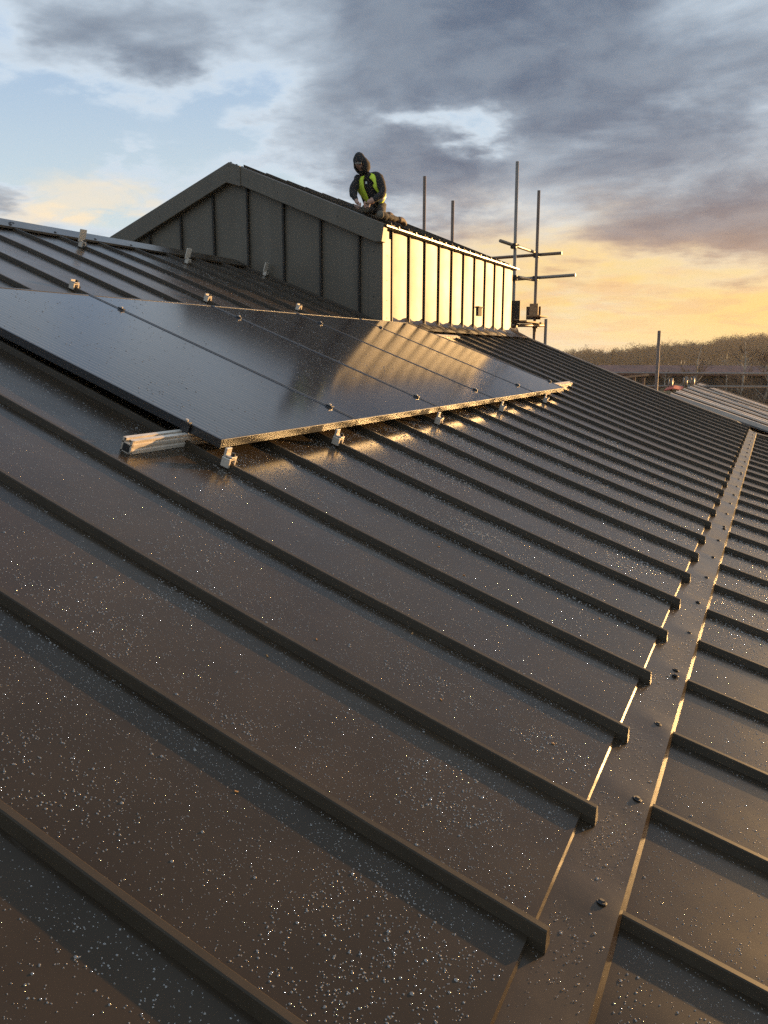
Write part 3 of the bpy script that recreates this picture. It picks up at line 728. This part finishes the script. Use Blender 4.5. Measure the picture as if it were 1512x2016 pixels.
for q, lb in (((-4.02, 37.8), 'short pale stub post on the mossy strip, the left one'), ((-3.75, 41.2), 'short pale stub post at the far end of the mossy strip'), ((-3.45, 41.4), 'short pale stub post at the far end beside the corrugated sheets')):
    mb = MB(); mb.tube((q[0], q[1], -1.56), (q[0], q[1], -.97), .05, n=8); mb.tube((q[0] - .12, q[1], -1.56), (q[0] - .12, q[1], -1.0), .03, n=8)
    shade_tube(single('stub_post', mb, 'galv', lb, 'post', (q[0], q[1], -1.56), 'stub posts on the lower roof'))
T = Thing('trestle', 'pale timber beam lying on posts beyond the far roof edge', 'trestle', (-5.6, 38, GZ))
mb = MB(); mb.obox((-5.67, 38.15, -.93), (1.36, -1.57, .17), (1.57, 1.36, 0), (0, 0, 1), 1.05, .08, .045); T.part('beam', mb, 'board')
for p in ((-5.62, 38.15), (-5.15, 37.62)):
    mb = MB(); mb.tube((p[0], p[1], GZ), (p[0], p[1], -.97), .06, n=8); T.part('leg', mb, 'oldtube')

# ------------------------------------------------------------------ neighbouring low roof with pale sheets
LB = Thing('low_corrugated_building', 'low building with dark corrugated roof and pale sheet strips beyond the far roof edge', 'building', (-1, 40, GZ))
RX, RZ = -3.414, -1.542
def corr(y0, y1, mt, name, xe=5.0, lift=0.0, x0=RX, amp=.075, pitch=1.0):
    mb = MB(); n = max(2, int((y1 - y0) / pitch * 6)); rings = []
    for k in range(n + 1):
        y = y0 + (y1 - y0) * k / n; z = amp * math.cos(2 * math.pi * y / pitch)
        rings.append([(x0, y, RZ - .33 * (x0 - RX) + z + lift), (xe, y, RZ - .33 * (xe - RX) + z + lift)])
    mb.sweep(rings, closed=False, caps=False); return LB.part(name, mb, mt)
corr(31.0, 32.2, 'corr', 'roof_sheet'); corr(32.2, 33.3, 'lightcorr', 'roof_sheet', 5.0, .03, -2.9, .006)
for a, b_, mt in ((33.3, 35.2, 'lightcorr'), (35.2, 37.2, 'lightcorr'), (37.2, 39.2, 'corr'), (39.2, 41.2, 'corr'), (41.2, 43.2, 'corr'), (43.2, 45.4, 'lightcorr')): corr(a, b_ - .02, mt, 'roof_sheet', lift=.01 if mt == 'lightcorr' else 0)
for k in range(15):
    y = 32.0 + k * .92; mb = MB(); mb.prism([(RX, RZ + .05), (5, RZ - .33 * (5 - RX) + .05), (5, RZ - .33 * (5 - RX) + .20), (RX, RZ + .20)], 'y', y - .09, y + .09)
    LB.part('roof_rib', mb, 'corr' if k % 5 in (1, 4) else 'lightcorr')
for k in range(9):
    y = 45.4 + random.uniform(0, .3); x = RX + .3 + k * .62; mb = MB()
    mb.prism([(x, y - .1), (x + .7, y - .1), (x + .55, y + random.uniform(.2, .9)), (x + .2, y + random.uniform(.1, .6))], 'z', RZ - .33 * (x + .3 - RX) - .02, RZ - .33 * (x + .3 - RX) + .02)
    LB.part('torn_sheet', mb, 'lightcorr' if k < 6 else 'corr')
mb = MB(); mb.box((-4.75, 31.0, RZ - .5), (RX + .02, 46.5, RZ - .03)); LB.part('mossy_strip', mb, 'moss')
st = MB()
for k in range(900):
    x, y = random.uniform(-4.7, RX), random.uniform(32, 46.3); r_ = random.uniform(.03, .10)
    st.obox((x, y, RZ - .02), (random.random(), random.random(), random.random() * .5), (-.5, random.random(), .2), (0, .2, 1), r_, r_ * .8, r_ * .6)
tag(LB.part('ballast_stone', st, 'moss'), kind='stuff')
for k in range(46):
    mb = MB(); y = 32.2 + k * .30; mb.obox((RX + .05, y, RZ + .03), (1, 0, -.33), (0, 1, 0), (.33, 0, 1), .10, .07, .03); LB.part('ridge_piece', mb, 'lightcorr')
wb = MB(); wb.prism([(-4.7, GZ), (-4.7, RZ - .5), (RX, RZ - .3), (4.9, RZ - .33 * 8.3 - .3), (4.9, GZ)], 'y', 31.2, 46.2); LB.part('wall', wb, 'shedwall')
rs = MB(); rs.add([(x_, y_, RZ + .08 + z_) for x_, y_, z_ in ((-4.25, 37.2, 0), (-3.85, 36.9, .10), (-3.55, 37.4, .02), (-3.6, 38.5, .12), (-3.95, 38.9, .03), (-4.2, 38.3, .14), (-3.9, 37.8, .20))],
                  [(0, 1, 6), (1, 2, 6), (2, 3, 6), (3, 4, 6), (4, 5, 6), (5, 0, 6)])
rso = single('red_sheet', rs, 'red', 'crumpled orange-red sheet lying on the mossy roof strip', 'sheet', (-3.9, 37.8, RZ)); so = rso.modifiers.new('thick', 'SOLIDIFY'); so.thickness = .012

# long brown shed behind
FV = Vector((-.4192, .9079, 0))
SH = Thing('brown_shed', 'long low brown shed below the far wood', 'building', (-10, 114, GZ))
def sp(f, r_, z): q = FV * f + RV * r_; return (q.x, q.y, z)
for k in range(14):
    r0 = 22 + k * 4.6; r1 = r0 + 4.55; mb = MB()
    mb.add([sp(107, r0, -2.40), sp(107, r1, -2.40), sp(113, r1, -1.36), sp(113, r0, -1.36), sp(107, r0, -2.55), sp(107, r1, -2.55), sp(113, r1, -1.50), sp(113, r0, -1.50)],
           [(0, 1, 2, 3), (7, 6, 5, 4), (0, 4, 5, 1), (1, 5, 6, 2), (2, 6, 7, 3), (3, 7, 4, 0)])
    SH.part('roof_sheet', mb, 'shedroof' if k < 6 else 'shedwall')
    mb = MB(); mb.add([sp(108, r0, GZ), sp(108, r1, GZ), sp(108, r1, -2.38), sp(108, r0, -2.38), sp(108.4, r0, GZ), sp(108.4, r1, GZ), sp(108.4, r1, -2.38), sp(108.4, r0, -2.38)],
                      [(0, 1, 2, 3), (7, 6, 5, 4), (0, 4, 5, 1), (1, 5, 6, 2), (2, 6, 7, 3), (3, 7, 4, 0)])
    SH.part('wall_panel', mb, 'shedwall')
mb = MB(); mb.add([sp(113.2, 22, GZ), sp(113.2, 86, GZ), sp(113.2, 86, -1.5), sp(113.2, 22, -1.5)], [(0, 1, 2, 3)]); SH.part('wall', mb, 'shedwall')

# ------------------------------------------------------------------ trees
def crown_faces(c, rx, rz, n, size, tris):
    p = rng.normal(size=(n, 3)); p /= np.linalg.norm(p, axis=1, keepdims=True); p *= rng.random((n, 1)) ** .45
    p = np.array(c) + p * np.array([rx, rx, rz])
    d1 = rng.normal(size=(n, 3)); d2 = rng.normal(size=(n, 3))
    d1 *= size / np.linalg.norm(d1, axis=1, keepdims=True); d2 *= size * .55 / np.linalg.norm(d2, axis=1, keepdims=True)
    tris.append(np.stack([p - d1, p + d1, p + d2], 1))
def tri_mesh(name, tris, base, mt):
    T_ = np.concatenate(tris).reshape(-1, 3); me = bpy.data.meshes.new(name); n = len(T_)
    T_ = (T_ - np.array(base)) * S
    me.vertices.add(n); me.vertices.foreach_set('co', T_.ravel().astype(np.float32)); me.loops.add(n); me.loops.foreach_set('vertex_index', np.arange(n, dtype=np.int32))
    me.polygons.add(n // 3); me.polygons.foreach_set('loop_start', np.arange(0, n, 3, dtype=np.int32)); me.polygons.foreach_set('loop_total', np.full(n // 3, 3, np.int32))
    me.update(calc_edges=True); me.materials.append(M[mt]); return me
def hillz(x, y):
    j = (y - 640) / 330
    if j < 0: return GZ
    return GZ - .5 + max(0, 14.5 * max(0, min(1, (x + 175) / 150)) ** 1.2 * (math.sin(math.pi * min(1, j * .9 + .05)) ** .8) + 2 * math.sin(x * .013))
for mt, nm, cnt, lb in (('woodmass', 'distant_wood', 900, 'far brown winter wood along the skyline on the right'), ('green', 'distant_evergreens', 170, 'darker evergreen part of the far wood')):
    tris = []
    for k in range(cnt):
        x = random.uniform(-420, 260) if random.random() < .45 else random.uniform(-110, 60); y = random.uniform(650, 850)
        if mt == 'green' and random.random() < .7: x = random.uniform(-200, -70)
        g = hillz(x, y); h = random.uniform(13, 21) * (1.15 if random.random() < .12 else 1) 
        r_ = h * random.uniform(.24, .36)
        for q in range(4):
            crown_faces((x + random.uniform(-.5, .5) * r_, y + random.uniform(-.5, .5) * r_, g + h * random.uniform(.45, .72)), r_ * random.uniform(.55, .8), h * random.uniform(.2, .33), 70 if mt == 'woodmass' else 95, .75 if mt == 'woodmass' else 1.0, tris)
        # fine twigs reaching out of the crown and the lower trunk
        crown_faces((x, y, g + h * .80), r_ * .7, h * .22, 40, .55, tris)
        tris.append(np.array([[(x - .3, y, g), (x + .3, y, g), (x, y, g + h * .7)]]))
    me = tri_mesh(nm, tris, (-80, 740, GZ), mt); o = bpy.data.objects.new(nm, me); COL.objects.link(o); o.location = WP((-80, 740, GZ)); tag(o, lb, 'wood', None, 'stuff')

def bare_tree(base, h, label, seed, lean=0.0):
    rd = random.Random(seed); T = Thing('bare_tree', label, 'tree', base, 'bare trees by the brown shed')
    tk = MB(); tw = MB(); bx, by, bz = base
    pts = [Vector((bx, by, bz))]
    for k in range(1, 9): pts.append(Vector((bx + lean * k / 8 * h * .1 + rd.uniform(-.2, .2), by + rd.uniform(-.2, .2), bz + h * .95 * k / 8)))
    for k in range(8): tk.tube(pts[k], pts[k + 1], .30 * (1 - k / 8.5), .30 * (1 - (k + 1) / 8.5) + .02, n=6, caps=False)
    def branch(p, d, l, r_, lv):
        e = p + d * l; (tk if lv == 0 else tw).tube(p, e, r_, r_ * .55, n=4 if lv else 5, caps=False)
        if lv >= 3: return
        for q in range(3 if lv else 4):
            nd = (d + Vector((rd.gauss(0, .45), rd.gauss(0, .45), rd.gauss(.25, .3)))).normalized(); branch(p.lerp(e, rd.uniform(.45, 1)), nd, l * rd.uniform(.5, .75), r_ * .55, lv + 1)
    for k in range(22):
        t = rd.uniform(.28, .98); i = min(7, int(t * 8)); p = pts[i].lerp(pts[i + 1], t * 8 - i); a = rd.uniform(0, 6.28)
        branch(p, Vector((math.cos(a) * .75, math.sin(a) * .75, rd.uniform(.5, 1.1))).normalized(), h * (1.05 - t) * rd.uniform(.22, .34), .085 * (1.15 - t) + .02, 0)
    T.part('trunk', tk, 'bark', smooth=True); T.part('crown', tw, 'twig')
btl = ['tall bare tree with pale trunk at the right edge, the highest crown there', 'bare tree with pale forked trunk just left of the tallest one', 'slim bare tree standing furthest left of the pale trunks', 'low bare tree before the shed wall between the pale trunks',
       'bare tree cut by the right edge of the photo', 'thin sapling near the left end of the bare trees', 'bare tree just beyond the right edge of the photo']
for i, (f, r_, h) in enumerate(((100, 44.5, 17.3), (98, 41.0, 16.3), (101, 36.5, 15.8), (96, 39.0, 12.5), (97, 45.8, 15.0), (99, 33.5, 13.0), (100, 49, 17))):
    q = sp(f, r_, GZ); bare_tree(q, h, btl[i], 40 + i, random.uniform(-.6, .6))

# ------------------------------------------------------------------ rain drops and specks
def vnoise(x, y, s, seed):
    r_ = np.random.default_rng(seed); G_ = r_.random((64, 64)); x = x * s; y = y * s
    i = np.floor(x).astype(int); j = np.floor(y).astype(int); fx = x - i; fy = y - j; fx = fx * fx * (3 - 2 * fx); fy = fy * fy * (3 - 2 * fy)
    g = lambda a, b_: G_[a % 64, b_ % 64]
    return (g(i, j) * (1 - fx) + g(i + 1, j) * fx) * (1 - fy) + (g(i, j + 1) * (1 - fx) + g(i + 1, j + 1) * fx) * fy
def profv(x): return -2.4831 - .316 * x + .0122 * x * x + .0006 * x ** 3
def scatter(n, x0, x1, y0, y1, surf):
    x = rng.uniform(x0, x1, n); y = rng.uniform(y0, y1, n)
    dn = .55 * vnoise(x, y, 1.7, 3) + .3 * vnoise(x, y, 6, 4) + .15 * vnoise(x, y, 19, 5)
    keep = rng.random(n) < np.clip((dn - .10) * 1.5, .38, 1); x, y = x[keep], y[keep]
    if surf == 'up': ph = (y - Y0) % 1; k2 = (ph > .085) & (ph < .985); z = profv(x); slope = -.36
    elif surf == 'low': ph = (y - Y0L) % 1; k2 = (ph > .085) & (ph < .985); z = -2.49 - .288 * (x - XSTRIP); slope = -.288
    elif surf == 'strip': k2 = np.ones(len(x), bool); z = profv(x) - .0335; slope = -.33
    else:                      # panel plane
        a = (PX - x) / cS; k2 = (a > .04) & (a < PL - .04) & (np.abs(((y - PY) % PW)) > .05) & (y < PY + 5 * PW); z = PZ + a * sS - .006; slope = -math.tan(PS)
    x, y, z = x[k2], y[k2], z[k2]
    return x, y, z, np.full(len(x), slope)
sets = [(76000, -5.2, XCUT - .03, 1.0, 6.8, 'up', 1), (66000, -4.6, XCUT - .03, 6.8, 16, 'up', 0), (9000, -8.5, -5.2, 1.0, 5.7, 'up', 0), (3600, -.69, -.45, 1.0, 9.5, 'strip', 1), (22000, -.40, 1.6, 1.6, 7.5, 'low', 1), (17000, -.40, .6, 7.5, 17, 'low', 0),
        (4200, -12, -8.6, 9, 18, 'up', 0), (2600, PX - PL * cS, PX, PY, PY + PW * 2.6, 'panel', 0)]
AV, AF = [], []; voff = 0
HI_R = 6
for n, x0, x1, y0_, y1_, surf, hi in sets:
    x, y, z, sl = scatter(n, x0, x1, y0_, y1_, surf); m_ = len(x)
    big = vnoise(x, y, 2.3, 9)
    r_ = np.exp(rng.normal(-6.12, .28, m_)) * (1 + .45 * (big > .66)); r_ = np.clip(r_ * (1 if hi else 1.7), .0012, .0085)
    r_ = np.where(rng.random(m_) < .003, rng.uniform(.006, .009, m_), r_)
    if surf == 'panel': r_ *= 1.1
    r_ = r_ * np.clip(.88 + .05 * (y - 1.5), .88, 1.0)
    if surf == 'strip': r_ *= 1.1
    hgt = r_ * rng.uniform(.62, .85, m_)
    nrm = np.stack([-sl, np.zeros(m_), np.ones(m_)], 1); nrm /= np.linalg.norm(nrm, axis=1, keepdims=True)
    tx = np.stack([np.ones(m_), np.zeros(m_), sl], 1); tx /= np.linalg.norm(tx, axis=1, keepdims=True); ty = np.tile([0., 1, 0], (m_, 1))
    c = np.stack([x, y, z], 1); st_ = rng.uniform(.95, 1.25, m_)
    seg = HI_R if hi else 5; rings_ = ((1.0, -.02), (.74, .68)) if hi else ((1.0, -.02), (.70, .70))
    vs = []
    for rr_, hh in rings_:
        for k in range(seg):
            a = 2 * math.pi * k / seg
            vs.append(c + tx * (r_ * rr_ * math.cos(a) * st_)[:, None] + ty * (r_ * rr_ * math.sin(a))[:, None] + nrm * (hgt * hh)[:, None])
    vs.append(c + nrm * hgt[:, None])
    vs = np.stack(vs, 1); nv = vs.shape[1]; fs = []
    for q in range(len(rings_) - 1):
        for k in range(seg):
            k2 = (k + 1) % seg; a, b_, c_, d_ = q * seg + k, q * seg + k2, (q + 1) * seg + k2, (q + 1) * seg + k; fs += [(a, b_, c_), (a, c_, d_)]
    for k in range(seg): fs.append(((len(rings_) - 1) * seg + k, (len(rings_) - 1) * seg + (k + 1) % seg, nv - 1))
    fs = np.array(fs); AV.append(vs.reshape(-1, 3)); AF.append((fs[None] + (np.arange(m_) * nv)[:, None, None]).reshape(-1, 3) + voff); voff += m_ * nv
AV = np.concatenate(AV); AF = np.concatenate(AF)
dbase = np.array((-2., 5., -1.8))
me = bpy.data.meshes.new('rain_drops'); me.vertices.add(len(AV)); me.vertices.foreach_set('co', ((AV - dbase) * S).ravel().astype(np.float32))
me.loops.add(AF.size); me.loops.foreach_set('vertex_index', AF.ravel().astype(np.int32)); me.polygons.add(len(AF))
me.polygons.foreach_set('loop_start', np.arange(0, AF.size, 3, dtype=np.int32)); me.polygons.foreach_set('loop_total', np.full(len(AF), 3, np.int32)); me.polygons.foreach_set('use_smooth', np.ones(len(AF), bool))
me.update(calc_edges=True); me.materials.append(M['water'])
o = bpy.data.objects.new('rain_drops', me); COL.objects.link(o); o.location = WP(dbase); tag(o, 'beads of rain water scattered over the metal roof and panels', 'rain drops', None, 'stuff')
lf = MB()
for k in range(16):
    if k < 10: x, y = random.uniform(-2.6, -.8), random.uniform(2.6, 7); z = prof(x)
    else: x, y = random.uniform(-.3, 1.0), random.uniform(2.6, 6.5); z = low(x)
    if not .1 < ((y - (Y0 if k < 10 else Y0L)) % 1) < .95: continue
    r_ = random.uniform(.003, .007); a = random.random() * 3.14
    lf.obox((x, y, z + .003), (math.cos(a), math.sin(a), -.35 * math.cos(a)), (-math.sin(a), math.cos(a), .35 * math.sin(a)), (.34, 0, 1), r_ * 1.6, r_ * .6, .0025)
me = lf.mesh('leaf_scraps', (-1, 4, -2)); me.materials.append(M['leaf']); o = bpy.data.objects.new('leaf_scraps', me); COL.objects.link(o); o.location = WP((-1, 4, -2)); tag(o, 'tiny brown leaf scraps stuck to the wet roof sheets', 'leaf scraps', None, 'stuff')

# ------------------------------------------------------------------ evening haze
hz_ = MB(); hz_.box((-900, -60, GZ - 2.4), (700, 1050, 27)); me = hz_.mesh('haze', (0, 0, 0))
hm = bpy.data.materials.new('evening_haze'); hm.use_nodes = True; t = NT(hm.node_tree)
o_ = t.node('ShaderNodeOutputMaterial'); v_ = t.node('ShaderNodeVolumePrincipled'); t.l.new(v_.outputs[0], o_.inputs['Volume'])
v_.inputs['Color'].default_value = (.92, .88, .82, 1); v_.inputs['Density'].default_value = .00032; v_.inputs['Anisotropy'].default_value = .25
me.materials.append(hm); ho_ = bpy.data.objects.new('haze', me); COL.objects.link(ho_); ho_.location = WP((0, 0, 0)); tag(ho_, 'thin evening haze in the air', 'haze', None, 'stuff')
